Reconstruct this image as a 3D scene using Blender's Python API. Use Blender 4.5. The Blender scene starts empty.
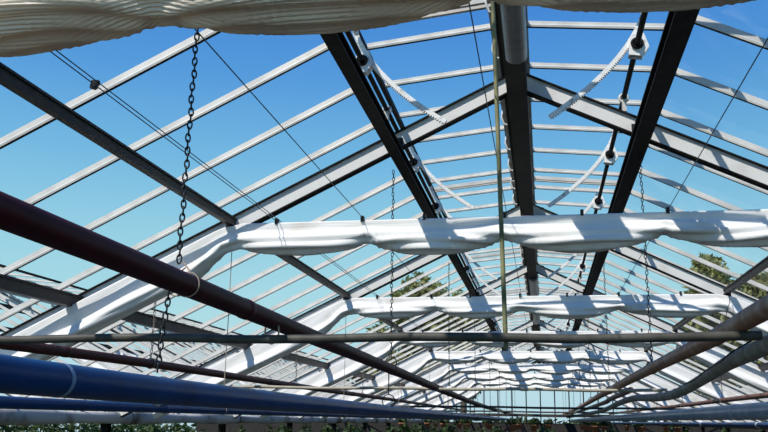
import bpy, bmesh, math, random
from mathutils import Vector, Matrix
C = bpy.context.scene.collection
sc = bpy.context.scene
PI = math.pi
EYE = 2.0                      # eye level above the floor; heights below are given from eye level
rnd = random.Random(7)

# ------------------------------------------------------------------ materials
def mat(name, col, rough=.5, metal=0., var=0., scale=8., bump=0., spec=.5, trans=0., col2=None, thr=(.4, .7)):
    m = bpy.data.materials.new(name); m.use_nodes = True
    nt = m.node_tree; N = nt.nodes; L = nt.links
    b = N['Principled BSDF']
    b.inputs['Base Color'].default_value = (*col, 1)
    b.inputs['Roughness'].default_value = rough
    b.inputs['Metallic'].default_value = metal
    b.inputs['Specular IOR Level'].default_value = spec
    if var or bump or col2:
        tc = N.new('ShaderNodeTexCoord'); no = N.new('ShaderNodeTexNoise')
        no.inputs['Scale'].default_value = scale; no.inputs['Detail'].default_value = 5
        L.new(tc.outputs['Object'], no.inputs['Vector'])
        if var or col2:
            r = N.new('ShaderNodeValToRGB')
            r.color_ramp.elements[0].position = thr[0]; r.color_ramp.elements[1].position = thr[1]
            c2 = col2 if col2 else tuple(c * (1 - var) for c in col)
            r.color_ramp.elements[0].color = (*col, 1); r.color_ramp.elements[1].color = (*c2, 1)
            L.new(no.outputs['Fac'], r.inputs['Fac']); L.new(r.outputs['Color'], b.inputs['Base Color'])
        if bump:
            bp = N.new('ShaderNodeBump'); bp.inputs['Strength'].default_value = bump; bp.inputs['Distance'].default_value = .01
            L.new(no.outputs['Fac'], bp.inputs['Height']); L.new(bp.outputs['Normal'], b.inputs['Normal'])
    if trans:
        t = N.new('ShaderNodeBsdfTranslucent'); t.inputs['Color'].default_value = (*col, 1)
        mx = N.new('ShaderNodeMixShader'); mx.inputs[0].default_value = trans
        L.new(b.outputs[0], mx.inputs[1]); L.new(t.outputs[0], mx.inputs[2])
        L.new(mx.outputs[0], N['Material Output'].inputs['Surface'])
    return m

def glass_mat():
    m = bpy.data.materials.new('thin_glass'); m.use_nodes = True
    nt = m.node_tree; N = nt.nodes; L = nt.links
    N.remove(N['Principled BSDF'])
    t = N.new('ShaderNodeBsdfTransparent'); t.inputs['Color'].default_value = (.99, .995, .995, 1)
    g = N.new('ShaderNodeBsdfGlossy'); g.inputs['Roughness'].default_value = .06
    d = N.new('ShaderNodeBsdfTranslucent'); d.inputs['Color'].default_value = (.9, .9, .88, 1)
    d2 = N.new('ShaderNodeBsdfDiffuse'); d2.inputs['Color'].default_value = (.9, .9, .88, 1)
    lw = N.new('ShaderNodeLayerWeight'); lw.inputs['Blend'].default_value = .12
    mul = N.new('ShaderNodeMath'); mul.operation = 'MULTIPLY'; mul.inputs[1].default_value = .05
    L.new(lw.outputs['Fresnel'], mul.inputs[0])
    a = N.new('ShaderNodeMixShader'); L.new(mul.outputs[0], a.inputs[0])
    L.new(t.outputs[0], a.inputs[1]); L.new(g.outputs[0], a.inputs[2])
    dd = N.new('ShaderNodeMixShader'); dd.inputs[0].default_value = .5
    L.new(d.outputs[0], dd.inputs[1]); L.new(d2.outputs[0], dd.inputs[2])
    b = N.new('ShaderNodeMixShader'); b.inputs[0].default_value = .003     # a thin film of dust
    L.new(a.outputs[0], b.inputs[1]); L.new(dd.outputs[0], b.inputs[2])
    L.new(b.outputs[0], N['Material Output'].inputs['Surface'])
    return m

PALE = mat('pale_painted_bar', (.66, .64, .585), .5, var=.25, scale=5, bump=.05)
RAFT = mat('pale_rafter_paint', (.74, .73, .70), .55, col2=(.56, .54, .49), scale=3.5, thr=(.5, .8), bump=.1)
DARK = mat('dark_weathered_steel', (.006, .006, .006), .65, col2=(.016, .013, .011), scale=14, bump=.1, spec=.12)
DGREY = mat('dark_grey_steel', (.014, .014, .015), .5, col2=(.032, .031, .030), scale=10, bump=.1, spec=.25)
RIDGE = mat('grey_brown_ridge_steel', (.024, .022, .018), .6, col2=(.040, .036, .029), scale=6, spec=.25)
LINER = mat('grey_plastic_liner', (.20, .205, .215), .3, var=.3, scale=9)
CLOTH = mat('white_shade_cloth', (.86, .85, .82), .8, spec=.2, trans=.08, col2=(.62, .56, .47), scale=2.2, thr=(.56, .78))
CLOTHB = mat('beige_shade_cloth', (.82, .73, .60), .4, spec=.5, trans=.26, col2=(.70, .61, .49), scale=3, thr=(.5, .8))
EAVEC = mat('grubby_white_sheet', (.44, .43, .40), .8, spec=.2, col2=(.10, .08, .05), scale=1.1, thr=(.54, .64))
RED = mat('dark_maroon_paint', (.048, .0055, .009), .5, col2=(.028, .0045, .006), scale=9, bump=.1, spec=.12)
BROWN = mat('rusty_brown_paint', (.26, .120, .078), .55, col2=(.40, .26, .19), scale=11, bump=.2, spec=.25)
RUST = mat('rust_red_paint', (.13, .045, .03), .6, col2=(.22, .12, .08), scale=12, bump=.2)
MAROON = mat('maroon_paint', (.070, .013, .012), .55, col2=(.045, .010, .010), scale=9, bump=.1, spec=.2)
POLEP = mat('pale_pole', (.42, .38, .29), .6, col2=(.25, .22, .16), scale=5)
BLUE = mat('deep_blue_paint', (.003, .046, .165), .35, col2=(.004, .032, .115), scale=6, bump=.08, spec=.12)
BLUEG = mat('weathered_blue_paint', (.15, .235, .37), .35, col2=(.34, .38, .44), scale=7, bump=.15, spec=.3)
HOSE = mat('weathered_grey_steel', (.20, .185, .165), .6, col2=(.34, .32, .285), scale=10, bump=.25, spec=.25)
BARG = mat('galvanised_pole', (.055, .053, .044), .55, col2=(.10, .095, .08), scale=12, bump=.15, spec=.25)
CANE = mat('greenish_cane', (.10, .11, .05), .6, col2=(.26, .24, .11), scale=7, thr=(.45, .6))
BLACK = mat('black_iron', (.008, .008, .009), .4, metal=.3)
LINK = mat('rusty_pale_links', (.30, .27, .24), .6, col2=(.16, .11, .08), scale=40)
ROPE = mat('pale_twine', (.42, .33, .25), .9)
WIRE = mat('dark_wire', (.02, .03, .06), .5)
WHITE = mat('white_painted_iron', (.85, .85, .82), .4, col2=(.45, .40, .33), scale=30, thr=(.55, .72))
GLASS = glass_mat()
POT = mat('terracotta', (.50, .20, .10), .8, col2=(.38, .15, .08), scale=15)
LEAF = mat('green_leaf', (.035, .07, .016), .6, col2=(.07, .11, .028), scale=30, trans=.3)
LEAFT = mat('olive_tree_leaf', (.20, .22, .06), .6, col2=(.32, .31, .11), scale=3, trans=.3)
BARK = mat('bark', (.10, .075, .05), .9, bump=.5, scale=20)
GROUND = mat('packed_earth', (.028, .030, .017), .95, col2=(.045, .042, .028), scale=4, bump=.3)

# ------------------------------------------------------------------ mesh helpers
class MB:
    def __init__(s): s.v = []; s.f = []; s.sm = []; s.mi = {}
    def add(s, vs, fs, smooth=False):
        o = len(s.v); s.v += [tuple(p) for p in vs]
        s.f += [tuple(i + o for i in q) for q in fs]; s.sm += [smooth] * len(fs)
        return s
    def extrude(s, prof, p0, p1, up=(0, 0, 1)):
        """closed profile (side, up) swept straight from p0 to p1"""
        p0, p1 = Vector(p0), Vector(p1); d = (p1 - p0).normalized(); up = Vector(up)
        side = d.cross(up).normalized(); u = side.cross(d).normalized(); n = len(prof)
        vs = [p + side * a + u * b for p in (p0, p1) for a, b in prof]
        fs = [(i, (i + 1) % n, n + (i + 1) % n, n + i) for i in range(n)] + [tuple(range(n - 1, -1, -1)), tuple(range(n, 2 * n))]
        return s.add(vs, fs)
    def beam(s, p0, p1, w, h, up=(0, 0, 1)):
        return s.extrude([(-w/2, -h/2), (w/2, -h/2), (w/2, h/2), (-w/2, h/2)], p0, p1, up)
    def ibeam(s, p0, p1, w, h, tf, tw, up=(0, 0, 1)):
        a, b = w/2, h/2; t = tw/2
        return s.extrude([(-a, -b), (a, -b), (a, -b+tf), (t, -b+tf), (t, b-tf), (a, b-tf), (a, b), (-a, b), (-a, b-tf), (-t, b-tf), (-t, -b+tf), (-a, -b+tf)], p0, p1, up)
    def box(s, c, d):
        return s.beam((c[0], c[1]-d[1]/2, c[2]), (c[0], c[1]+d[1]/2, c[2]), d[0], d[2])
    def tube(s, pts, r, n=14, caps=True):
        pts = [Vector(p) for p in pts]; rr = r if isinstance(r, (list, tuple)) else [r] * len(pts)
        vs = []; ref = None
        for i, p in enumerate(pts):
            d = (pts[min(i+1, len(pts)-1)] - pts[max(i-1, 0)]).normalized()
            if ref is None:
                ref = d.orthogonal().normalized()
            ref = (ref - d * ref.dot(d)).normalized(); b = d.cross(ref)
            vs += [p + (ref * math.cos(2*PI*k/n) + b * math.sin(2*PI*k/n)) * rr[i] for k in range(n)]
        fs = [(i*n+k, i*n+(k+1) % n, (i+1)*n+(k+1) % n, (i+1)*n+k) for i in range(len(pts)-1) for k in range(n)]
        s.add(vs, fs, True)
        if caps:
            m = len(pts)-1
            s.add(vs[:n], [tuple(range(n-1, -1, -1))]); s.add(vs[m*n:], [tuple(range(n))])
        return s
    def torus(s, c, ax, R, r, n=16, k=8, stretch=1., sdir=(0, 0, 1)):
        """ring about axis ax, stretched along sdir"""
        c = Vector(c); ax = Vector(ax).normalized(); sd = Vector(sdir).normalized(); b = ax.cross(sd)
        vs = []
        for i in range(n):
            t = 2*PI*i/n; st = math.cos(t)
            e = sd * st + b * math.sin(t); o = c + sd * st * R * stretch + b * math.sin(t) * R
            vs += [o + (e * math.cos(2*PI*j/k) + ax * math.sin(2*PI*j/k)) * r for j in range(k)]
        return s.add(vs, [(i*k+j, ((i+1) % n)*k+j, ((i+1) % n)*k+(j+1) % k, i*k+(j+1) % k) for i in range(n) for j in range(k)], True)
    def lathe(s, prof, c=(0, 0, 0), n=16):
        vs = [(c[0]+r*math.cos(2*PI*k/n), c[1]+r*math.sin(2*PI*k/n), c[2]+z) for r, z in prof for k in range(n)]
        return s.add(vs, [(i*n+k, i*n+(k+1) % n, (i+1)*n+(k+1) % n, (i+1)*n+k) for i in range(len(prof)-1) for k in range(n)], True)
    def mesh(s, name, m):
        me = bpy.data.meshes.new(name); me.from_pydata(s.v, [], s.f); me.materials.append(m)
        me.polygons.foreach_set('use_smooth', s.sm)
        for i, k in s.mi.items(): me.polygons[i].material_index = k
        bm = bmesh.new(); bm.from_mesh(me); bmesh.ops.recalc_face_normals(bm, faces=bm.faces); bm.to_mesh(me); bm.free()
        return me
    def build(s, name, m, parent=None, loc=None):
        return link(name, s.mesh(name, m), parent, loc)

def link(name, me, parent=None, loc=None):
    o = bpy.data.objects.new(name, me); C.objects.link(o)
    if parent: o.parent = parent
    if loc: o.location = loc
    return o
def tag(o, label, cat, group=None):
    o['label'] = label; o['category'] = cat
    if group: o['group'] = group
    return o
def empty(name, loc, label, cat, group=None):
    o = bpy.data.objects.new(name, None); C.objects.link(o); o.location = loc; o.empty_display_size = .1
    return tag(o, label, cat, group)
def struct(o): o['kind'] = 'structure'; return o
def W(x, y, z): return (x, y, z + EYE)          # height measured from eye level
ORD = ['zeroth', 'first', 'second', 'third', 'fourth', 'fifth', 'sixth', 'seventh', 'eighth', 'ninth', 'tenth', 'eleventh', 'twelfth', 'thirteenth', 'fourteenth', 'fifteenth', 'sixteenth', 'seventeenth', 'eighteenth', 'nineteenth', 'twentieth']

# ------------------------------------------------------------------ layout
XR, HR, SL = -.13, 2.68, .49            # ridge line, its height, roof slope
HALF = 5.37
def roofz(x, xr=XR): return HR - SL * abs(x - xr)
STEP = 4.1
YF = [2.5] + [6.25 + STEP * i for i in range(8)]      # roof frames
YEND = 39.05
Y0 = -1.0
GL, GR = XR - HALF, XR + HALF           # gutters
SPAN = 2 * HALF
NL, NR = XR - SPAN, XR + SPAN           # ridges of the neighbouring spans
CUR = ['the nearest curtain overhead'] + ['the %s curtain' % ORD[i + 1] for i in range(1, 9)]
def bay_of(y):
    k = 0
    for i, yf in enumerate(YF):
        if y > yf: k = i
    return k

# ------------------------------------------------------------------ setting
struct(MB().add([(-40, -6, 0), (40, -6, 0), (40, 120, 0), (-40, 120, 0)], [(0, 1, 2, 3)]).build('floor', GROUND))
def slope_glass(name, xr, sgn, x_in, y0):
    a, b = xr + sgn * x_in, xr + sgn * HALF
    za, zb = roofz(a, xr) + .026, roofz(b, xr) + .026
    struct(MB().add([W(a, y0, za), W(a, YEND, za), W(b, YEND, zb), W(b, y0, zb)], [(0, 1, 2, 3)]).build(name, GLASS))
slope_glass('ceiling_left', XR, -1, 1.06, Y0)
slope_glass('ceiling_right', XR, 1, .95, Y0)
slope_glass('ceiling_far_left', NL, 1, 1.03, 8.)
slope_glass('ceiling_far_right', NR, -1, 0.1, 8.)

# end gable: dwarf wall, mullions and panes
wb = MB()
for xr in (NL, XR, NR):
    for i in range(-8, 9):
        x = xr + i * .62
        wb.beam(W(x, YEND, -.1), W(x, YEND, roofz(x, xr)), .05, .06, up=(0, 1, 0))
    for s in (-1, 1):
        wb.beam(W(xr, YEND, HR), W(xr + s * HALF, YEND, roofz(xr + HALF, xr)), .06, .12)
wb.beam(W(NL - HALF, YEND, .62), W(NR + HALF, YEND, .62), .05, .06)
wb.beam(W(NL - HALF, YEND, -.1), W(NR + HALF, YEND, -.1), .06, .1)
struct(wb.build('wall_back', DGREY))
struct(MB().box((0, YEND, .95), (SPAN * 3, .12, 1.9)).build('wall_back_base', mat('dark_brick', (.02, .018, .016), .9, col2=(.04, .034, .028))))
wg = MB()
for xr in (NL, XR, NR):
    wg.add([W(xr - HALF, YEND + .02, -.1), W(xr + HALF, YEND + .02, -.1), W(xr + HALF, YEND + .02, .05), W(xr, YEND + .02, HR), W(xr - HALF, YEND + .02, .05)], [(0, 1, 2, 3, 4)])
struct(wg.build('window_1', GLASS))

# ------------------------------------------------------------------ gutters, posts
for x, nm, a in ((GL, 'left', 'left'), (GR, 'right', 'right')):
    g = MB().extrude([(-.11, .06), (-.07, -.05), (.07, -.05), (.11, .06), (.10, .06), (.06, -.04), (-.06, -.04), (-.10, .06)], W(x, Y0, -.045), W(x, YEND - .1, -.045))
    tag(g.build('gutter', DGREY), 'long dark grey valley gutter along the low %s edge of the roof' % a, 'gutter')
    for k, y in enumerate(YF):
        if k == 0: continue
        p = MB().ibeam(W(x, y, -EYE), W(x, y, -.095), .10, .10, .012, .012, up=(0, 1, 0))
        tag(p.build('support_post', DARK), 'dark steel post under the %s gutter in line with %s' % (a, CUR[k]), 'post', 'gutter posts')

# ------------------------------------------------------------------ roof frames (trusses)
RD = .14
def truss(name, xr, y, sides, label, group, detail=True):
    t = empty(name, W(xr, y, 0), label, 'roof frame', group)
    for s in sides:
        m = MB(); top = (0, 0, HR - .035); bot = (s * (HALF - .06), 0, HR - .035 - SL * (HALF - .06))
        dz = RD / 2 / math.cos(math.atan(SL))
        A = Vector((s * .012, 0, top[2] - dz)); B = Vector((bot[0], 0, bot[2] - dz + .02)); un = Vector((s * SL, 0, 1)).normalized()
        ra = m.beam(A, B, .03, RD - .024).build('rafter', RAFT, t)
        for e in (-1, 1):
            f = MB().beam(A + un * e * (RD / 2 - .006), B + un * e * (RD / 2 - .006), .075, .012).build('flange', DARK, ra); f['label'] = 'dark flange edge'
        if detail:
            for dx in (.92 if s < 0 else .865, 2.26, 3.62):      # angle plates that hold the long purlins
                x = s * dx; z = HR - .035 - SL * dx - RD / math.cos(math.atan(SL))
                b = MB().box((x, -.045, z + .045), (.07, .008, .10)).box((x, -.055, z - .002), (.065, .03, .006))
                b.tube([(x - .02, -.043, z + .06), (x - .02, -.056, z + .06)], .01, 8).tube([(x + .02, -.043, z + .06), (x + .02, -.056, z + .06)], .01, 8)
                b.build('purlin_bracket', DGREY, t)
    if detail:
        g = MB().extrude([(-.24, HR - .19), (.24, HR - .19), (.20, HR - .10), (0, HR - .05), (-.20, HR - .10)], (0, .047, 0), (0, .038, 0))
        g.build('ridge_plate', DGREY, t)
    return t
for k, y in enumerate(YF):
    truss('roof_frame', XR, y, (-1, 1), 'pale gable roof frame of two rafters above %s' % CUR[k], 'main roof frames')
    if k >= 1:
        truss('roof_frame', NL, y, (1,), 'pale rafter of the neighbouring left span, in line with %s' % CUR[k], 'neighbouring roof frames on the left', False)
        truss('roof_frame', NR, y, (-1,), 'pale rafter of the neighbouring right span, in line with %s' % CUR[k], 'neighbouring roof frames on the right', False)

# ------------------------------------------------------------------ long purlins
def purlin(x, z, w, h, label, y0=Y0, I=True, m=DARK):
    b = MB()
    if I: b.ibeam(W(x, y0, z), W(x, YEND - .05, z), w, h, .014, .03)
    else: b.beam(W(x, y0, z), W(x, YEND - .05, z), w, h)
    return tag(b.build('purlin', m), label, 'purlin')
def under(x, h, xr=XR): return HR - .035 - SL * abs(x - xr) - RD / math.cos(math.atan(SL)) - h / 2 - .002
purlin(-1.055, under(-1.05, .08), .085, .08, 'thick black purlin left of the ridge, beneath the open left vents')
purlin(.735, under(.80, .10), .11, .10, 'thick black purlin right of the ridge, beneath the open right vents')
purlin(-2.37, 1.495, .05, .07, 'slim dark purlin halfway down the left roof slope', m=DGREY)
purlin(2.11, 1.495, .05, .07, 'slim dark purlin halfway down the right roof slope', m=DGREY)
purlin(-3.63, .875, .06, .10, 'dark purlin low on the left roof slope, above the maroon pipes', m=DGREY)
purlin(3.37, .875, .06, .10, 'dark purlin low on the right roof slope', m=DGREY)
for d, h, t in ((1.0, .1, 'uppermost'), (2.26, .08, 'middle'), (3.62, .11, 'lowest')):
    purlin(NL + d, under(NL + d, h, NL), .08, h, '%s dark purlin of the neighbouring span at far left' % t, 8.)
    purlin(NR - d, under(NR - d, h, NR), .08, h, '%s dark purlin of the neighbouring span at far right' % t, 8.)

# sills that close the fixed glazing below the vents
for s, a in ((-1, 'left'), (1, 'right')):
    x = XR + s * (1.06 if s < 0 else .95)
    b = MB().extrude([(-.022, -.008), (.022, -.008), (.022, .010), (.010, .010), (.010, .045), (-.010, .045), (-.010, .010), (-.022, .010)], W(x, Y0, roofz(x) + .035), W(x, YEND - .05, roofz(x) + .035))
    tag(b.build('vent_sill', DGREY), 'long sill at the upper edge of the fixed %s roof glazing' % a, 'sill')

# ------------------------------------------------------------------ fixed glazing bars
def bar_mesh(s, x_in, xo=HALF):
    p = [(-.011, -.026), (.011, -.026), (.013, -.014), (.010, -.006), (.007, .024), (-.007, .024), (-.010, -.006), (-.013, -.014)]
    b = MB().extrude([(a, b * .98) for a, b in p], (s * x_in, 0, -SL * x_in), (s * xo, 0, -SL * xo))
    b.mi = {0: 1}                 # shade on the underside, painted in with the dark slot
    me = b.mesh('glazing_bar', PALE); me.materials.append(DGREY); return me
def bars(xr, s, x_in, y0, dy, where, group, ymin):
    me = bar_mesh(s, x_in); n = 0; last = None; y = y0
    while y < YEND - .2:
        if y >= ymin:
            k = bay_of(y)
            n = n + 1 if k == last else 1; last = k
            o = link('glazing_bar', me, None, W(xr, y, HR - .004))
            tag(o, 'pale glazing bar on the %s, %s one behind %s' % (where, ORD[n], CUR[k]), 'glazing bar', group)
        y += dy
bars(XR, -1, 1.05, 3.82 - .707, .707, 'left slope', 'glazing bars of the left roof slope', 3.)
bars(XR, 1, .94, 4.55 - .735, .735, 'right slope', 'glazing bars of the right roof slope', 3.)
bars(NL, 1, 1.0, 3.82, .707, 'neighbouring left span', 'glazing bars of the neighbouring span on the left', 9.)
bars(NR, -1, .1, 3.82, .735, 'neighbouring right span', 'glazing bars of the neighbouring span on the right', 12.)

# ------------------------------------------------------------------ ridge
r = empty('ridge_beam', W(XR, Y0, HR), 'wide grey-brown ridge beam running down the middle of the roof', 'ridge beam')
LY = YEND - .06 - Y0
MB().beam((0, 0, -.22), (0, LY, -.22), .15, .13).build('beam', RIDGE, r)
for s in (-1, 1):
    m = MB().ibeam((-.10 if s < 0 else .045, 0, .02), (-.10 if s < 0 else .045, LY, .02), .044, .11, .012, .02)
    m.build('hinge_rail', DARK, r)
m = MB().beam((-.012, 0, .09), (-.012, LY, .09), .19, .02)
m.build('ridge_cap', DGREY, r)
for a, b in ((1.0, 5.42), (14.7, 21.5)):
    m = MB(); n = 16; prof = []
    for i in range(n + 1):
        t = PI + PI * i / n
        prof.append((.014 + .075 * math.cos(t), .06 * math.sin(t)))
    prof += [(.089, .10), (-.061, .10)]
    m.extrude(prof, (0, a - Y0, -.27), (0, b - Y0, -.27))
    o = m.build('liner', LINER, r); o['label'] = 'shiny light grey half-round liner'
for i in range(22):
    m = MB().tube([(-.155, 0, .03), (-.165, .0, -.03), (-.15, .02, -.09), (-.12, .02, -.10)], .009, 8)
    m.build('hinge_hook', WHITE, r, (0, 4.35 + .727 * i - Y0, 0))

# ------------------------------------------------------------------ opened ridge vents
VW = 1.07; VA = math.atan2(.095, .96)
def make_vent(s, nb):
    """sash hinged at the ridge (origin), opened; s is the side"""
    mts = []; x0, z0 = 0., 0.; x1, z1 = (-.955 if s < 0 else 1.025), -.10; VL = abs(x1) + .005; L = .727 * nb
    d = Vector((x1, 0, z1)).normalized()
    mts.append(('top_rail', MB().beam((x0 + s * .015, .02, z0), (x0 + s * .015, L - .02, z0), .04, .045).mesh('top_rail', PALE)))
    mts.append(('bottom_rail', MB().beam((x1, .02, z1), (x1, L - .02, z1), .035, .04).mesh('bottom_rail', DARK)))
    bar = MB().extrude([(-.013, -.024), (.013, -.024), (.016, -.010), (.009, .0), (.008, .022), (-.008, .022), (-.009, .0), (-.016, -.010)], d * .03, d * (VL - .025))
    bar.mi = {0: 1}; bar = bar.mesh('sash_bar', PALE); bar.materials.append(DARK)  # bottom face painted dark to stand for the unlit underside
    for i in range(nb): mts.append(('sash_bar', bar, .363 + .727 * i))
    e = MB().beam(d * .03 + Vector((0, .035, 0)), d * (VL - .025) + Vector((0, .035, 0)), .03, .04).mesh('side_rail', PALE)
    mts.append(('side_rail', e, 0)); mts.append(('side_rail', e, L - .07))
    n = Vector((-d.z, 0, d.x)) * (1 if s > 0 else -1)
    q = [d * .01 + n * .012, d * (VL - .01) + n * .012]
    mts.append(('pane', MB().add([(q[0].x, .02, q[0].z), (q[1].x, .02, q[1].z), (q[1].x, L - .02, q[1].z), (q[0].x, L - .02, q[0].z)], [(0, 1, 2, 3)]).mesh('pane', GLASS)))
    return mts
cache = {}
def vent(xh, zh, y, s, nb, label, group):
    if (s, nb) not in cache: cache[(s, nb)] = make_vent(s, nb)
    t = empty('roof_vent', W(xh, y, zh), label, 'roof vent', group)
    for it in cache[(s, nb)]:
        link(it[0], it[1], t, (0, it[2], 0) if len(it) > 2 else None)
ys = 5.63 - 6 * .727 - .363
for i in range(9):
    y = ys + i * 6 * .727
    nb = 6 if i < 8 else 4
    if i == 0: nm = 'nearest'
    elif i == 8: nm = 'last and farthest'
    else: nm = ORD[i + 1] + ' from the front'
    vent(-.262, 2.745, y, -1, nb, 'opened glass roof vent left of the ridge, %s' % nm, 'opened vents on the left of the ridge')
    vent(-.068, 2.745, y, 1, nb, 'opened glass roof vent right of the ridge, %s' % nm, 'opened vents on the right of the ridge')
    if i >= 2:
        vent(NL + .132, 2.745, y, 1, nb, 'opened vent of the neighbouring span at far left, %s from the front' % ORD[i - 1], 'opened vents of the neighbouring span')
tag(MB().beam(W(NL + 1.03, 8, roofz(NL + 1.03, NL) + .09), W(NL + 1.03, YEND - .06, roofz(NL + 1.03, NL) + .09), .05, .13).build('vent_sill', PALE), 'pale sill board below the vents of the neighbouring span at far left', 'sill')
for xr, a in ((NL, 'left'), (NR, 'right')):
    tag(MB().beam(W(xr, 8, HR), W(xr, YEND - .06, HR), .16, .22).build('ridge_beam', RIDGE), 'dark ridge beam of the neighbouring span at far %s' % a, 'ridge beam')

# vent shafts and toothed racks
SHX = {-1: -1.155, 1: .66}; SHZ = 2.385
for s, a in ((-1, 'left'), (1, 'right')):
    t = empty('vent_shaft', W(SHX[s], Y0, SHZ), 'thin dark turning shaft of the %s vents, threaded through the white rack brackets' % a, 'shaft')
    MB().tube([(0, 0, 0), (0, YEND - .1 - Y0, 0)], .019, 12).build('rod', DARK, t)
    for k, y in enumerate(YF):
        b = MB().beam((0, y - Y0, .03), (0, y - Y0, roofz(SHX[s]) - .02 - SHZ), .03, .05, up=(0, 1, 0)).torus((0, y - Y0, 0), (0, 1, 0), .032, .01, 14, 6)
        b.build('bearing', PALE, t)
def rack_parts(s):
    """vertical plane x-z, origin on the shaft; arm curves from the sash rail through the pinion and hangs into the house"""
    tip = (s * -.57, -.46); top = (s * .06, .245); mid = (s * -.058, .0)
    pts = []
    for i in range(33):
        t = i / 32
        u = t
        ctrl = (s * -.055, -.12)
        pts.append(Vector(((1-u)**2 * top[0] + 2*u*(1-u) * ctrl[0] + u*u * tip[0], 0, (1-u)**2 * top[1] + 2*u*(1-u) * ctrl[1] + u*u * tip[1])))
    w, h = .012, .014
    vs = []; fs = []
    m = MB()
    for i, p in enumerate(pts):
        d = (pts[min(i+1, 32)] - pts[max(i-1, 0)]).normalized(); n = Vector((-d.z, 0, d.x))
        vs += [p + n*h + Vector((0, w, 0)), p + n*h - Vector((0, w, 0)), p - n*h - Vector((0, w, 0)), p - n*h + Vector((0, w, 0))]
    for i in range(32):
        for k in range(4): fs.append((i*4+k, i*4+(k+1) % 4, i*4+4+(k+1) % 4, i*4+4+k))
    fs += [(3, 2, 1, 0), (128, 129, 130, 131)]
    m.add(vs, fs)
    for i in range(1, 64):                      # teeth
        t = i / 64 * 32; a = int(t); p = pts[a].lerp(pts[min(a+1, 32)], t - a)
        d = (pts[min(a+1, 32)] - pts[a]).normalized(); n = Vector((-d.z, 0, d.x))
        m.extrude([(-.004, 0), (.004, 0), (.002, .010), (-.002, .010)], p - n * h * s * -1 + Vector((0, -w, 0)), p - n * h * s * -1 + Vector((0, w, 0)), up=tuple(n * s))
    arm = m.mesh('rack_arm', WHITE)
    b = MB()
    for y in (-.03, .03):                       # cheek plates of the pinion bracket
        b.extrude([(-.055, -.07), (.03, -.085), (.075, -.02), (.045, .075), (-.04, .06)], (0, y - .004, 0), (0, y + .004, 0))
    b.extrude([(-.055, -.07), (-.047, -.07), (-.032, .06), (-.04, .06)], (0, -.03, 0), (0, .03, 0))
    b.extrude([(.03, -.085), (.075, -.02), (.07, -.015), (.025, -.08)], (0, -.03, 0), (0, .03, 0))
    br = b.mesh('pinion_bracket', WHITE)
    g = MB(); prof = []
    for i in range(24):
        rr = .036 if i % 2 else .028
        prof.append((rr * math.cos(2*PI*i/24), rr * math.sin(2*PI*i/24)))
    g.extrude(prof, (0, -.02, 0), (0, .02, 0))
    pin = g.mesh('pinion', DGREY)
    cl = MB().torus((0, 0, 0), (0, 1, 0), .032, .010, 16, 8).mesh('collar', DARK)
    pv = MB().tube([(top[0], -.03, top[1]), (top[0], .03, top[1])], .02, 12).beam((top[0], 0, top[1] - .01), (top[0] + s * .01, 0, top[1] + .03), .03, .03, up=(0, 1, 0))
    return [('rack_arm', arm), ('pinion_bracket', br), ('pinion', pin), ('collar', cl, -.045), ('collar', cl, .045), ('pivot', pv.mesh('pivot', WHITE))]
for s, a in ((-1, 'left'), (1, 'right')):
    parts = rack_parts(s); n = 0
    for k, yf in enumerate(YF[1:] + [YEND]):
        for dy in (-.93, 1.45):
            y = yf + dy
            if y > YEND - .3: continue
            n += 1
            t = empty('vent_rack', W(SHX[s], y, SHZ), 'white curved toothed rack under the %s vents, %s from the front' % (a, ORD[n] if n < 21 else 'last'), 'vent rack', 'toothed racks of the %s vents' % a)
            for it in parts: link(it[0], it[1], t, (0, it[2], 0) if len(it) > 2 else None)

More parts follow.
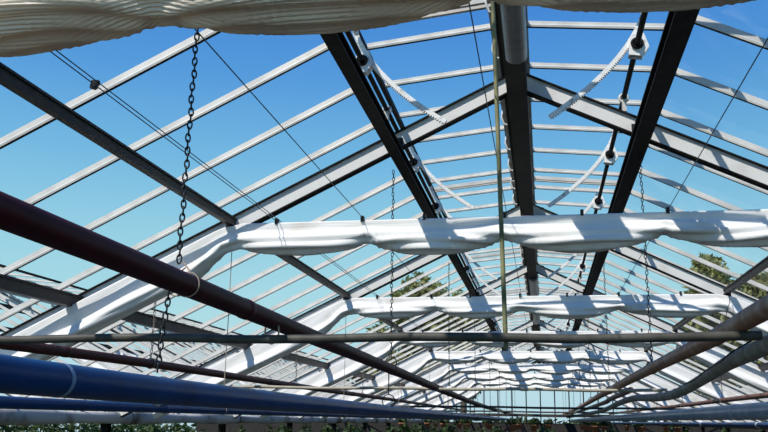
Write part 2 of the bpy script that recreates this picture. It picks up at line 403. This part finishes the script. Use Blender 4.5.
# ------------------------------------------------------------------ folded shade curtains
ZT = 1.455; KN = 2.215
PIN = [-KN, -1.125, -.11, 1.0, KN]
def sm(a, b, x):
    t = max(0., min(1., (x - a) / (b - a))); return t * t * (3 - 2 * t)
def curtain_mesh(name, m, seed, npath, nprof, pleat, wl, x0=-HALF + .75, x1=HALF - .75, thick=.22, pin=.155, sagd=.105):
    R = random.Random(seed); ph = [R.uniform(0, 6.28) for _ in range(12)]; sg = [R.uniform(.9, 1.12) for _ in range(8)]
    b = MB(); vs = []; xs = [x0 + (x1 - x0) * i / (npath - 1) for i in range(npath)]
    for x in xs:
        ax = abs(x); up = .055 * sm(KN - .12, KN + .12, ax); ztop = min(ZT, HR - .185 - SL * ax) + up * .9; sl = sm(KN - .1, KN + .25, ax)
        if ax <= KN:
            j = 0
            while j < len(PIN) - 2 and x > PIN[j+1]: j += 1
            t = (x - PIN[j]) / (PIN[j+1] - PIN[j]); sag = max(0., math.sin(PI * t)) ** .75 * sg[j]
            depth = pin + up + sagd * sag; tk = .55 + .45 * sag
        else:
            e = sm(KN, KN + .3, ax); sag = .7 + .3 * math.sin(ax * 2.6 + ph[1]); depth = pin + up + (.095 + .025 * sag) * e; tk = .6 + .4 * e * (.8 + .2 * sag)
        base = []; vv = []; wp = .3 if pleat > .003 else 1.; fa = .011 if pleat > .003 else .015
        for q in range(nprof):
            phi = 2 * PI * q / nprof; v = (1 - math.cos(phi)) / 2; side = -1 if phi < PI else 1
            w = .16 + .84 * sm(.22 + .28 * sl, .78 + .06 * sl, v)
            if v > .72: w *= math.sqrt(max(0., 1 - ((v - .72) / .28) ** 2))
            if v < .04: w *= math.sqrt(v / .04)
            base.append((side * thick / 2 * w * tk, -depth * v)); vv.append(v)
        arc = 0.
        for q in range(nprof):
            a, c, n = base[q - 1], base[q], base[(q + 1) % nprof]; v = vv[q]
            if q: arc += math.hypot(c[0] - a[0], c[1] - a[1])
            ty, tz = n[0] - a[0], n[1] - a[1]; l = math.hypot(ty, tz) or 1; ny, nz = tz / l, -ty / l
            if q == 0: ny, nz = 0, 0
            lo = sm(.28 + .27 * sl, .58 + .25 * sl, v) * (1 - .5 * sl)
            fold = fa * lo * math.sin(arc * 2 * PI / .085 + ph[2] + 1.8 * math.sin(x * 1.9 + ph[4]) + 1.1 * math.sin(x * 4.3 + ph[9]))
            fine = pleat * sm(.04, .2, v) * math.sin(arc * 2 * PI / wl + wp * (3.2 * math.sin(x * 1.35 + ph[5]) + 1.2 * math.sin(x * 4.1 + ph[6])))
            k = fold + fine; y = c[0] - ny * k + .004 * math.sin(x * 9 + v * 7 + ph[7]) * sm(.05, .3, v)
            vs.append((x, y, ztop + c[1] - nz * k + .006 * math.sin(x * 5 + ph[8]) * v))
    fs = [(i*nprof+q, i*nprof+(q+1) % nprof, (i+1)*nprof+(q+1) % nprof, (i+1)*nprof+q) for i in range(npath-1) for q in range(nprof)]
    n = npath - 1
    b.add(vs, fs, True)
    b.add(vs[:nprof], [tuple(range(nprof))]); b.add(vs[n*nprof:], [tuple(range(nprof))])
    return b.mesh(name, m)
clip = MB().box((0, 0, .012), (.022, .05, .045)).tube([(0, -.03, .02), (0, .03, .02)], .010, 8).mesh('clip', BLACK)
cm = {0: curtain_mesh('cloth', CLOTHB, 3, 200, 480, .0050, .0118, -3.2, 3.2, .26, .212, .052), 1: curtain_mesh('cloth', CLOTH, 11, 200, 120, .0008, .022), 2: curtain_mesh('cloth', CLOTH, 23, 170, 64, 0, 1), 3: curtain_mesh('cloth', CLOTH, 31, 120, 44, 0, 1)}
CLIPX = [-1.17, -.70, -.11, .44, 1.03, 1.72, -1.84]
for k, y in enumerate(YF):
    yc = y - .16 if k else 2.33
    lab = ['nearest folded beige shade curtain, cut by the top edge of the photo', 'second folded white shade curtain, the large one across the middle of the photo', 'third folded white shade curtain, just above the grey cross pole'][k] if k < 3 else '%s folded white shade curtain from the front, in the distance' % ORD[k + 1]
    t = empty('shade_curtain', W(XR + (0 if k else .08), yc, 0), lab, 'curtain', 'folded shade curtains')
    link('cloth', cm[k if k < 3 else 3 - (k % 2)], t)
    for x in CLIPX: link('clip', clip, t, (x, 0, ZT - .004))
# neighbouring spans' curtains: the halves that face this span
hl = curtain_mesh('cloth', CLOTH, 41, 70, 32, 0, 1, .2, HALF - .75); hr = curtain_mesh('cloth', CLOTH, 43, 70, 32, 0, 1, -HALF + .75, -.2)
for k, y in enumerate(YF):
    if k < 1: continue
    tag(link('shade_curtain', hl, None, W(NL, y - .16, 0)), 'white shade curtain of the neighbouring left span, in line with %s' % CUR[k], 'curtain', 'shade curtains of the neighbouring span on the left')
    tag(link('shade_curtain', hr, None, W(NR, y - .16, 0)), 'white shade curtain of the neighbouring right span, in line with %s' % CUR[k], 'curtain', 'shade curtains of the neighbouring span on the right')

# curtain wires
def wire(x, z, label, r=.0028, y0=Y0):
    tag(MB().tube([W(x, y0, z), W(x, YEND - .06, z)], r, 6).build('curtain_wire', WIRE), label, 'wire')
wire(-1.955, 1.475, 'upper strand of the double drive wire at left, holding the small black clamp')
wire(-1.985, 1.475, 'lower strand of the double drive wire at left, holding the small black clamp')
wire(-1.30, 1.475, 'thin curtain wire left of the thick black purlin')
wire(-.225, 1.475, 'thin curtain wire close to the left of the ridge beam')
wire(.905, 1.475, 'thin curtain wire right of the thick black right purlin')
t = empty('wire_clamp', W(-1.97, 3.33, 1.475), 'small black clamp hanging on the double wire in the upper left sky', 'clamp')
MB().box((0, 0, .002), (.036, .02, .016)).box((.012, 0, -.008), (.012, .016, .012)).build('jaw', BLACK, t)
MB().box((-.006, 0, -.018), (.030, .02, .018)).tube([(-.006, -.014, -.018), (-.006, .014, -.018)], .012, 12).build('weight', BLACK, t)

# ------------------------------------------------------------------ pipes
def pipe(name, pts, r, m, label, cat='pipe', bands=(), bm=None, n=20, res=6, bw=.025, br=1.07, blabel=None):
    P = [Vector(W(*p)) for p in pts]; Q = []
    for i in range(len(P) - 1):                     # Catmull-Rom through the points
        a, b, c, d = P[max(i-1, 0)], P[i], P[i+1], P[min(i+2, len(P)-1)]
        for k in range(res):
            t = k / res
            Q.append(.5 * ((2*b) + (c-a)*t + (2*a-5*b+4*c-d)*t*t + (3*b-a-3*c+d)*t**3))
    Q.append(P[-1])
    t = empty(name, tuple(P[0]), label, cat)
    o = P[0]
    MB().tube([q - o for q in Q], r, n).build('tube', m, t)
    for y in bands:
        for i in range(len(Q) - 1):
            if Q[i].y <= y <= Q[i+1].y:
                f = (y - Q[i].y) / (Q[i+1].y - Q[i].y); c = Q[i].lerp(Q[i+1], f) - o; d = (Q[i+1] - Q[i]).normalized()
                bo = MB().tube([c - d*bw, c - d*bw*.8, c + d*bw*.8, c + d*bw], [r*1.005, r*br, r*br, r*1.005], n).build('coupling', bm or m, t)
                if blabel: bo['label'] = blabel
                break
    return t
PX = -1.10
pipe('heating_pipe', [(PX, -1.5, .42), (PX, .7, .415), (PX, 2.5, .405), (PX, 4.2, .385), (PX, 7, .355), (PX, 11, .31), (PX, 15, .275), (PX, 22, .26), (PX, 38.9, .26)], .037, RED, 'large dark maroon pipe running diagonally through the left half, hung from the long chain', bands=(3.06, 6.3, 10.3, 14.3), bm=RED)
pipe('heating_pipe', [(-3.04, -1.5, .375), (-3.04, 2.5, .382), (-3.04, 6.3, .402), (-3.04, 10.3, .395), (-3.04, 20, .40), (-3.04, 38.9, .39)], .034, MAROON, 'lower and slimmer maroon pipe at far left, under the grey cross pole', bands=(5.1, 9.4, 13.7), bm=MAROON)
pipe('heating_pipe', [(.75, -1.5, .388), (.75, 1.5, .385), (.75, 3.1, .384), (.75, 4.0, .372), (.75, 6.3, .375), (.75, 12, .355), (.75, 20, .31), (.75, 38.9, .28)], .037, BROWN, 'rusty brown pipe slanting down from the right edge', bands=(3.7, 6.35, 9.2, 12.4), bm=BROWN)
pipe('water_main', [(-1.13, -1.5, .10), (-1.13, .8, .092), (-1.13, 2.5, .074), (-1.13, 5, .066), (-1.13, 9, .062), (-1.13, 20, .06), (-1.13, 38.9, .06)], .0405, BLUE, 'thick deep blue pipe at lower left, hung under the maroon pipe', bands=(1.88, 6.2, 10.3), bm=BLUEG, bw=.008, br=1.02)
pipe('water_main', [(-2.42, -1.5, .053), (-2.42, 2.0, .052), (-2.42, 10, .048), (-2.42, 38.9, .045)], .029, BLUE, 'slim blue pipe just below the thick blue pipe at lower left', bands=(5.3, 9.5), bm=BLUE)
pipe('water_main', [(1.16, -1.5, .072), (1.16, 3.0, .073), (1.16, 8, .077), (1.16, 12, .075), (1.16, 38.9, .07)], .047, BLUEG, 'thick weathered grey-blue pipe at lower right', bands=(5.6, 9.4, 13.0), bm=BLUEG)
pipe('water_main', [(2.2, -1.5, .005), (2.2, 5, .004), (2.2, 15, .003), (2.2, 38.9, .003)], .027, BLUE, 'slim bright blue pipe beneath the grey-blue pipe at lower right', bands=(9.7, 13), bm=WHITE)
pipe('heating_pipe', [(.83, -1.5, .315), (.83, 2.4, .31), (.86, 3.5, .302), (.92, 4.6, .30), (1.0, 5.7, .283), (1.0, 6.6, .236), (1.0, 7.3, .222), (1.0, 8.3, .232), (1.0, 10, .27), (1.0, 12, .262), (1.0, 15.6, .205), (1.0, 22, .2), (1.0, 38.9, .2)], .036, HOSE, 'grey bent pipe at right that kinks below the rusty brown pipe', bands=(3.9, 6.9), bm=HOSE)
pipe('heating_pipe', [(1.02, 10.6, .385), (1.02, 14, .36), (1.02, 17, .33), (1.02, 38.9, .31)], .036, BROWN, 'short brown pipe between the rusty pipe and the grey bent pipe, far off', bands=(11.5,), bm=BROWN)
pipe('heating_pipe', [(2.8, -1.5, .365), (2.8, 9, .37), (2.8, 14.4, .376), (2.8, 19, .37), (2.8, 27, .385), (2.8, 38.9, .38)], .036, RUST, 'slim rust red pipe above the grey-blue pipe at lower right', bands=(12.3, 14.35), bm=RUST)

# cross poles lying under the pipes
CP = [(3.4, -3.3, .81, .321, .018), (8.9, -3.3, 1.2, .318, .016), (15.0, -4.2, 4.0, .235, .018), (20.2, -4.2, 4.0, .22, .018), (25.0, -4.2, 4.0, .20, .018), (29.0, -4.2, 4.0, .20, .018), (33.2, -4.2, 4.0, .20, .018)]
for i, (y, a, b, z, rr) in enumerate(CP):
    lab = ['long grey cross pole spanning the photo in the lower third', 'second cross pole, thin and pale, behind the grey one'][i] if i < 2 else '%s cross pole from the front, far down the house' % ORD[i + 1]
    t = empty('cross_pole', W(a, y, z), lab, 'pole')
    n = 12; L = b - a
    MB().tube([(L * j / n, 0, .006 * math.sin(j * 1.7)) for j in range(n + 1)], rr, 14).build('tube', POLEP if i == 1 else BARG, t)
    for x in ((PX,) if i < 2 else ()):
        MB().torus((x - a, 0, .028), (0, 1, 0), .030, .004, 16, 6, 1.7).build('twine', ROPE, t)
# cane from the first cross pole up to the ridge
tag(MB().tube([W(-.140, 3.4275, .28), W(-.150, 3.4275, .8), W(-.165, 3.4275, 1.6), W(-.185, 3.4275, 2.38)], .0095, 10).build('cane', CANE), 'thin upright greenish cane in the middle, standing on the grey cross pole', 'cane')

# ------------------------------------------------------------------ chains and hangers
def link_mesh(a, m, R=.0072, r=.0028, st=2.1):
    return MB().torus((0, 0, 0), (1, 0, 0) if a else (0, 1, 0), R, r, 14, 6, st).mesh('link', m)
LA, LB = link_mesh(0, BLACK), link_mesh(1, BLACK)
def big_chain(x, y, z0, z1, label, lx=0., pitch=.0225):
    t = empty('hanging_chain', W(x, y, z1), label, 'chain')
    n = int((z1 - z0) / pitch)
    for i in range(n):
        f = i / n
        o = link('link', LA if i % 2 else LB, t, (lx * f + .002 * math.sin(i * .9), 0, -i * pitch))
        o.rotation_euler = (0, .06 * math.sin(i * 1.3), .5)
    return t
c = big_chain(-1.115, 2.50, .445, 1.95, 'long black chain at left holding up the large maroon pipe', -.014)
MB().tube([(.012, 0, -1.49), (-.020, -.01, -1.52), (-.045, -.02, -1.55)], .003, 6).tube([(.0, 0, -1.47), (.025, 0, -1.50), (.03, -.01, -1.53)], .003, 6).torus((.022, 0, -1.545), (0, 1, 0), .0392, .0022, 24, 6).build('sling', ROPE, c)
MB().torus((0, 0, .01), (1, 0, 0), .02, .005, 14, 6).build('hook', WHITE, c)
c = big_chain(-1.155, 2.50, .115, .372, 'short black chain from the maroon pipe down to the thick blue pipe', -.02)
MB().torus((.03, 0, .036), (0, 1, 0), .0392, .0022, 24, 6).build('upper_loop', ROPE, c)
MB().torus((.0, 0, -.298), (0, 1, 0), .044, .0022, 24, 6).build('lower_loop', BLACK, c)
def far_chain(x, y, z0, z1, m, label, group=None, loops=(), pitch=.03, R=.0085, r=.003, name='hanging_chain'):
    b = MB(); n = max(2, int((z1 - z0) / pitch)); p = (z1 - z0) / n
    for i in range(n + 1):
        b.torus((.003 * math.sin(i), 0, -i * p), (1, 0, 0) if i % 2 else (0, 1, 0), R, r, 10, 5, p / R * .62)
    for rr in loops: b.torus((0, 0, z0 - z1 - rr), (0, 1, 0), rr + .004, .004, 18, 6)
    return tag(b.build(name, m, None, W(x, y, z1)), label, 'chain', group)
def redz(y): return [(2.5, .405), (6.25, .362), (10.35, .317), (14.45, .278)][min(3, max(0, bay_of(y)))][1] if y < 16 else .262
for k, y in enumerate(YF):
    if k < 1: continue
    yy = y + .10
    zp = under(-1.1, .1) - .06
    zr = redz(y)
    far_chain(-1.115, yy, zr + .05, zp, BLACK, 'slender dark chain down to the large maroon pipe behind %s' % CUR[k], 'chains to the large maroon pipe', (.038,))
    far_chain(.765, yy, (.375, .36, .35, .33, .31, .30, .29, .28)[k-1] + .05, under(.8, .1) - .06, BLACK, 'slender dark chain down to the rusty brown pipe behind %s' % CUR[k], 'chains to the rusty brown pipe', (.038,))
    far_chain(-3.04, yy, .44, under(-3.04, 0) + .1, LINK, 'pale rusty chain holding the slim maroon pipe behind %s' % CUR[k], 'chains to the slim maroon pipe', (.036,))
    if k >= 2:
        far_chain(2.8, yy, .415, under(2.8, 0) + .1, LINK, 'pale rusty chain holding the rust red pipe behind %s' % CUR[k], 'chains to the rust red pipe', (.038,))
    z1 = 1.45; ln = z1 - .048
    d = MB().tube([(0, 0, 0), (.004, 0, -ln / 2), (.0, 0, -ln + .033)], .0035, 6).torus((0, 0, -ln), (0, 1, 0), .033, .003, 16, 6)
    tag(d.build('hanger_rope', ROPE, None, W(-2.42, yy, z1)), 'thin pale rope down to the slim blue pipe behind %s' % CUR[k], 'rope', 'ropes to the slim blue pipe')
    d = MB().tube([(0, 0, 0), (0, 0, -.19)], .005, 6).torus((0, 0, -.235), (0, 1, 0), .047, .004, 16, 6)
    tag(d.build('hanger_rope', BLACK, None, W(-1.13, yy, redz(y) - .035 - .0)), 'short dark tie between maroon and blue pipes behind %s' % CUR[k], 'rope', 'ties between the maroon and blue pipes')

# slack black cord at the right, and a loose end under the right purlin
tag(MB().tube([W(*p) for p in ((.93, 4.1, .37), (.90, 4.15, .35), (.86, 4.2, .325), (.83, 4.3, .29), (.80, 4.5, .262), (.78, 4.75, .225), (.75, 4.9, .21))], .004, 6).build('cord', BLACK), 'slack black cord looping between the rusty pipe and grey bent pipe at right', 'cord')
tag(MB().tube([W(*p) for p in ((2.10, 10.1, 1.42), (2.09, 10.05, 1.33), (2.05, 10.0, 1.27), (2.03, 10.0, 1.18), (1.96, 10.0, 1.10))], .004, 6).build('cord', BLACK), 'loose dark string dangling under the right slope by the third curtain', 'cord')

# ------------------------------------------------------------------ rolled sheet along the left eave
b = MB(); vs = []; NP = 120; NQ = 18
for i in range(NP):
    y = 2.5 + (YEND - 2.8) * i / (NP - 1)
    for q in range(NQ):
        a = 2*PI*q/NQ; rx = .055 + .012*math.sin(y*1.7); rz = .074 + .010*math.sin(y*2.3+1) 
        vs.append(W(GL + .165 + rx*math.cos(a), y, -.028 + rz*math.sin(a) + .006*math.sin(3*a + y*2.1)))
b.add(vs, [(i*NQ+q, i*NQ+(q+1) % NQ, (i+1)*NQ+(q+1) % NQ, (i+1)*NQ+q) for i in range(NP-1) for q in range(NQ)], True)
t = empty('rolled_sheet', W(GL + .165, 2.5, 0), 'grubby white rolled sheet along the left gutter, below the blue pipes', 'sheet')
o = b.build('roll', EAVEC, t); o.matrix_parent_inverse = Matrix.Translation((-(GL + .165), -2.5, -EYE))
m = MB()
for k, y in enumerate(YF):
    m = MB().torus((0, y - 2.5 + .3, -.028), (0, 1, 0), .062, .004, 18, 6, 1.25)
    m.build('tie', BLACK, t)

# ------------------------------------------------------------------ crops at the foot of the picture
def leaves(n, rx, ry, rz, size, seed, c=(0, 0, 0), blobs=None):
    R = random.Random(seed); b = MB()
    bl = blobs or [(c, (rx, ry, rz))]
    for i in range(n):
        cc, rr = bl[R.randrange(len(bl))]
        while True:
            p = Vector((R.uniform(-1, 1), R.uniform(-1, 1), R.uniform(-1, 1)))
            if .25 < p.length < 1: break
        p = Vector((cc[0] + p.x*rr[0], cc[1] + p.y*rr[1], cc[2] + p.z*rr[2]))
        d = Vector((R.gauss(0, 1), R.gauss(0, 1), R.gauss(-.2, .8))).normalized(); u = d.cross(Vector((R.gauss(0, 1), R.gauss(0, 1), R.gauss(0, 1)))).normalized(); nn = d.cross(u)
        s = size * R.uniform(.6, 1.3)
        b.add([p - d*s, p + u*s*.42 + nn*s*.1, p + d*s, p - u*s*.42 + nn*s*.1], [(0, 1, 2), (0, 2, 3)])
    return b
potm = MB().lathe([(0, 0), (.065, 0), (.095, .15), (.108, .15), (.108, .185), (.094, .185), (.088, .14), (0, .14)], n=18).mesh('pot', POT)
fol = [leaves(110, .17, .17, .12, .055, 50 + i, (0, 0, .26)).mesh('foliage', LEAF) for i in range(3)]
hang = MB()
for j in range(3):
    a = 2*PI*j/3
    hang.tube([(.1*math.cos(a), .1*math.sin(a), .18), (0, 0, .43)], .004, 5)
hang = hang.torus((0, 0, .445), (1, 0, 0), .022, .004, 12, 5).mesh('hanger', BLACK)
n = 0
for i in range(4, 7):
    y, a, bb, z, rr = CP[i]
    for j in range(9):
        x = -4.0 + j * .95 + (.25 if i % 2 else 0) + rnd.uniform(-.1, .1)
        while min(abs(x - q) for q in (PX, -1.13, -3.04, .75, 1.16, 1.0, 2.8, -2.42, 2.2)) < .19: x += .05
        t = empty('hanging_pot', W(x, y, z - .465), 'small terracotta pot hung from the %s cross pole, %s from the left' % (ORD[i + 1], ORD[j + 1]), 'potted plant', 'terracotta pots hung from the far cross poles')
        link('pot', potm, t); link('foliage', fol[rnd.randrange(3)], t); link('hanger', hang, t)
# tall plants standing in rows on the ground
stem = MB().tube([(0, 0, 0), (.02, .01, .9), (0, 0, 1.75)], [.02, .014, .006], 7).mesh('stem', BARK)
tall = [leaves(260, .26, .26, .78, .085, 70 + i, (0, 0, 1.10)).mesh('foliage', LEAF) for i in range(3)]
rows = [(-7.4, 'left of the left gutter'), (-4.7, 'beside the left gutter'), (-3.6, 'under the slim maroon pipe'), (-1.8, 'under the blue pipes'), (0.0, 'under the ridge'), (1.9, 'right of the ridge'), (4.2, 'beside the right gutter'), (7.0, 'right of the right gutter')]
for x, w in rows:
    for j in range(12):
        y = 11.5 + j * 2.2 + rnd.uniform(-.2, .2)
        for yp in (15.0, 20.2, 25.0, 29.0, 33.2):
            if abs(y - yp) < .5: y = yp + (.55 if y > yp else -.55)
        t = empty('crop_plant', (x + rnd.uniform(-.12, .12), y, 0), 'tall green crop plant %s, %s in its row' % (w, ORD[j + 1]), 'plant', 'tall crop plants')
        t.scale = (1, 1, rnd.uniform(.93, 1.04)); t.rotation_euler = (0, 0, rnd.uniform(0, 6))
        link('stem', stem, t); link('foliage', tall[rnd.randrange(3)], t)

# ------------------------------------------------------------------ trees and hedge outside
def tree(x, y, h, w, label, seed, n=5200, base=.3):
    R = random.Random(seed); t = empty('tree', (x, y, 0), label, 'tree', 'trees beyond the far end')
    tr = MB().tube([(0, 0, 0), (.1, 0, h*.3), (-.1, .1, h*.6), (0, 0, h*.9)], [.28, .22, .13, .04], 10)
    blobs = []
    for i in range(13):
        a = R.uniform(0, 6.28); q = R.uniform(0, .75); zz = h * R.uniform(base + .08, .86)
        k = 1 - .5 * max(0, zz / h - .55) / .45
        c = (w * q * k * math.cos(a), w * q * k * math.sin(a), zz); blobs.append((c, (w*.42, w*.42, h*.12)))
        tr.tube([(0, 0, max(h*.2, zz - h*.2)), (c[0]*.6, c[1]*.6, zz - h*.05), c], [.09, .05, .02], 7)
    blobs.append(((0, 0, h*.88), (w*.36, w*.36, h*.12)))
    tr.build('trunk', BARK, t)
    leaves(n, 1, 1, 1, .26, seed + 1, blobs=blobs).build('foliage', LEAFT, t)
tree(-7.6, 52, 11.0, 3.2, 'olive green tree seen through the left roof slope, beside the second and third curtains', 5)
tree(-11.2, 58, 8.3, 2.6, 'lower olive tree at the left of the tree behind the left slope', 9)
tree(8.4, 46, 10.7, 2.0, 'tall olive green tree seen through the right roof slope', 13, base=.4)
tree(12.6, 52, 11.0, 3.0, 'broad olive tree at the right of the tall one behind the right slope', 17)
tree(-5.6, 61, 11.2, 3.0, 'low olive tree right of the tall one behind the left slope', 21)
tree(11.2, 59, 9.8, 2.8, 'low olive tree between the two tall ones behind the right slope', 25)
for xx, ww in ((-17.5, 'left'), (17.3, 'right')):
    tag(leaves(7000, .8, 21, 1.05, .16, 95, (xx, 22, 1.1)).build('hedge', LEAF), 'dark green hedge outside along the far %s side' % ww, 'hedge')
hb = leaves(5200, 26, .9, 1.0, .22, 91, (0, 44, 1.15))
tag(hb.build('hedge', LEAF), 'low green hedge outside beyond the far gable', 'hedge')

# ------------------------------------------------------------------ sky, sun, camera
w = bpy.data.worlds.new('sky'); sc.world = w; w.use_nodes = True
N = w.node_tree.nodes; L = w.node_tree.links
tc = N.new('ShaderNodeTexCoord'); sx = N.new('ShaderNodeSeparateXYZ'); rp = N.new('ShaderNodeValToRGB')
L.new(tc.outputs['Generated'], sx.inputs[0]); L.new(sx.outputs['Z'], rp.inputs['Fac'])
def lin(c): return tuple((v/255/12.92 if v/255 <= .04045 else ((v/255+.055)/1.055)**2.4) for v in c) + (1,)
el = rp.color_ramp.elements
el[0].position = 0.; el[0].color = lin((186, 218, 230))
el[1].position = 1.; el[1].color = lin((38, 96, 185))
for p, c in ((.05, (186, 222, 232)), (.12, (172, 220, 230)), (.20, (150, 208, 228)), (.29, (116, 184, 226)), (.38, (86, 156, 220)), (.47, (64, 132, 214)), (.58, (50, 114, 204))):
    e = el.new(p); e.color = lin(c)
L.new(rp.outputs[0], N['Background'].inputs['Color']); N['Background'].inputs['Strength'].default_value = 1.0
sd = bpy.data.lights.new('sun', 'SUN'); sd.energy = 4.6; sd.angle = .009; sd.color = (1, .95, .87)
so = bpy.data.objects.new('sun', sd); C.objects.link(so)
so.rotation_euler = Vector((.45, .66, -1)).to_track_quat('-Z', 'Y').to_euler(); so.location = (-8, -8, 20)

M = [[0.9835670602705827, -0.027969791988939466, -0.1783634735218491], [0.1799530271434769, 0.23168952244722651, 0.956000456699721], [0.01458581408708342, -0.9723876058055613, 0.2329154312258968]]
cd = bpy.data.cameras.new('camera'); cam = bpy.data.objects.new('camera', cd); C.objects.link(cam)
R3 = Matrix([[M[i][0], -M[i][1], -M[i][2]] for i in range(3)])
cam.matrix_world = Matrix.Translation((0, 0, EYE)) @ R3.to_4x4()
cd.sensor_width = 36; cd.lens = 850 / 768 * 36; cd.clip_start = .05; cd.clip_end = 500
sc.camera = cam
sc.cycles.transparent_max_bounces = 40; sc.cycles.max_bounces = 6
vs_ = sc.view_settings; vs_.view_transform = 'Standard'; vs_.look = 'None'; vs_.exposure = 0; vs_.gamma = 1; vs_.use_curve_mapping = False
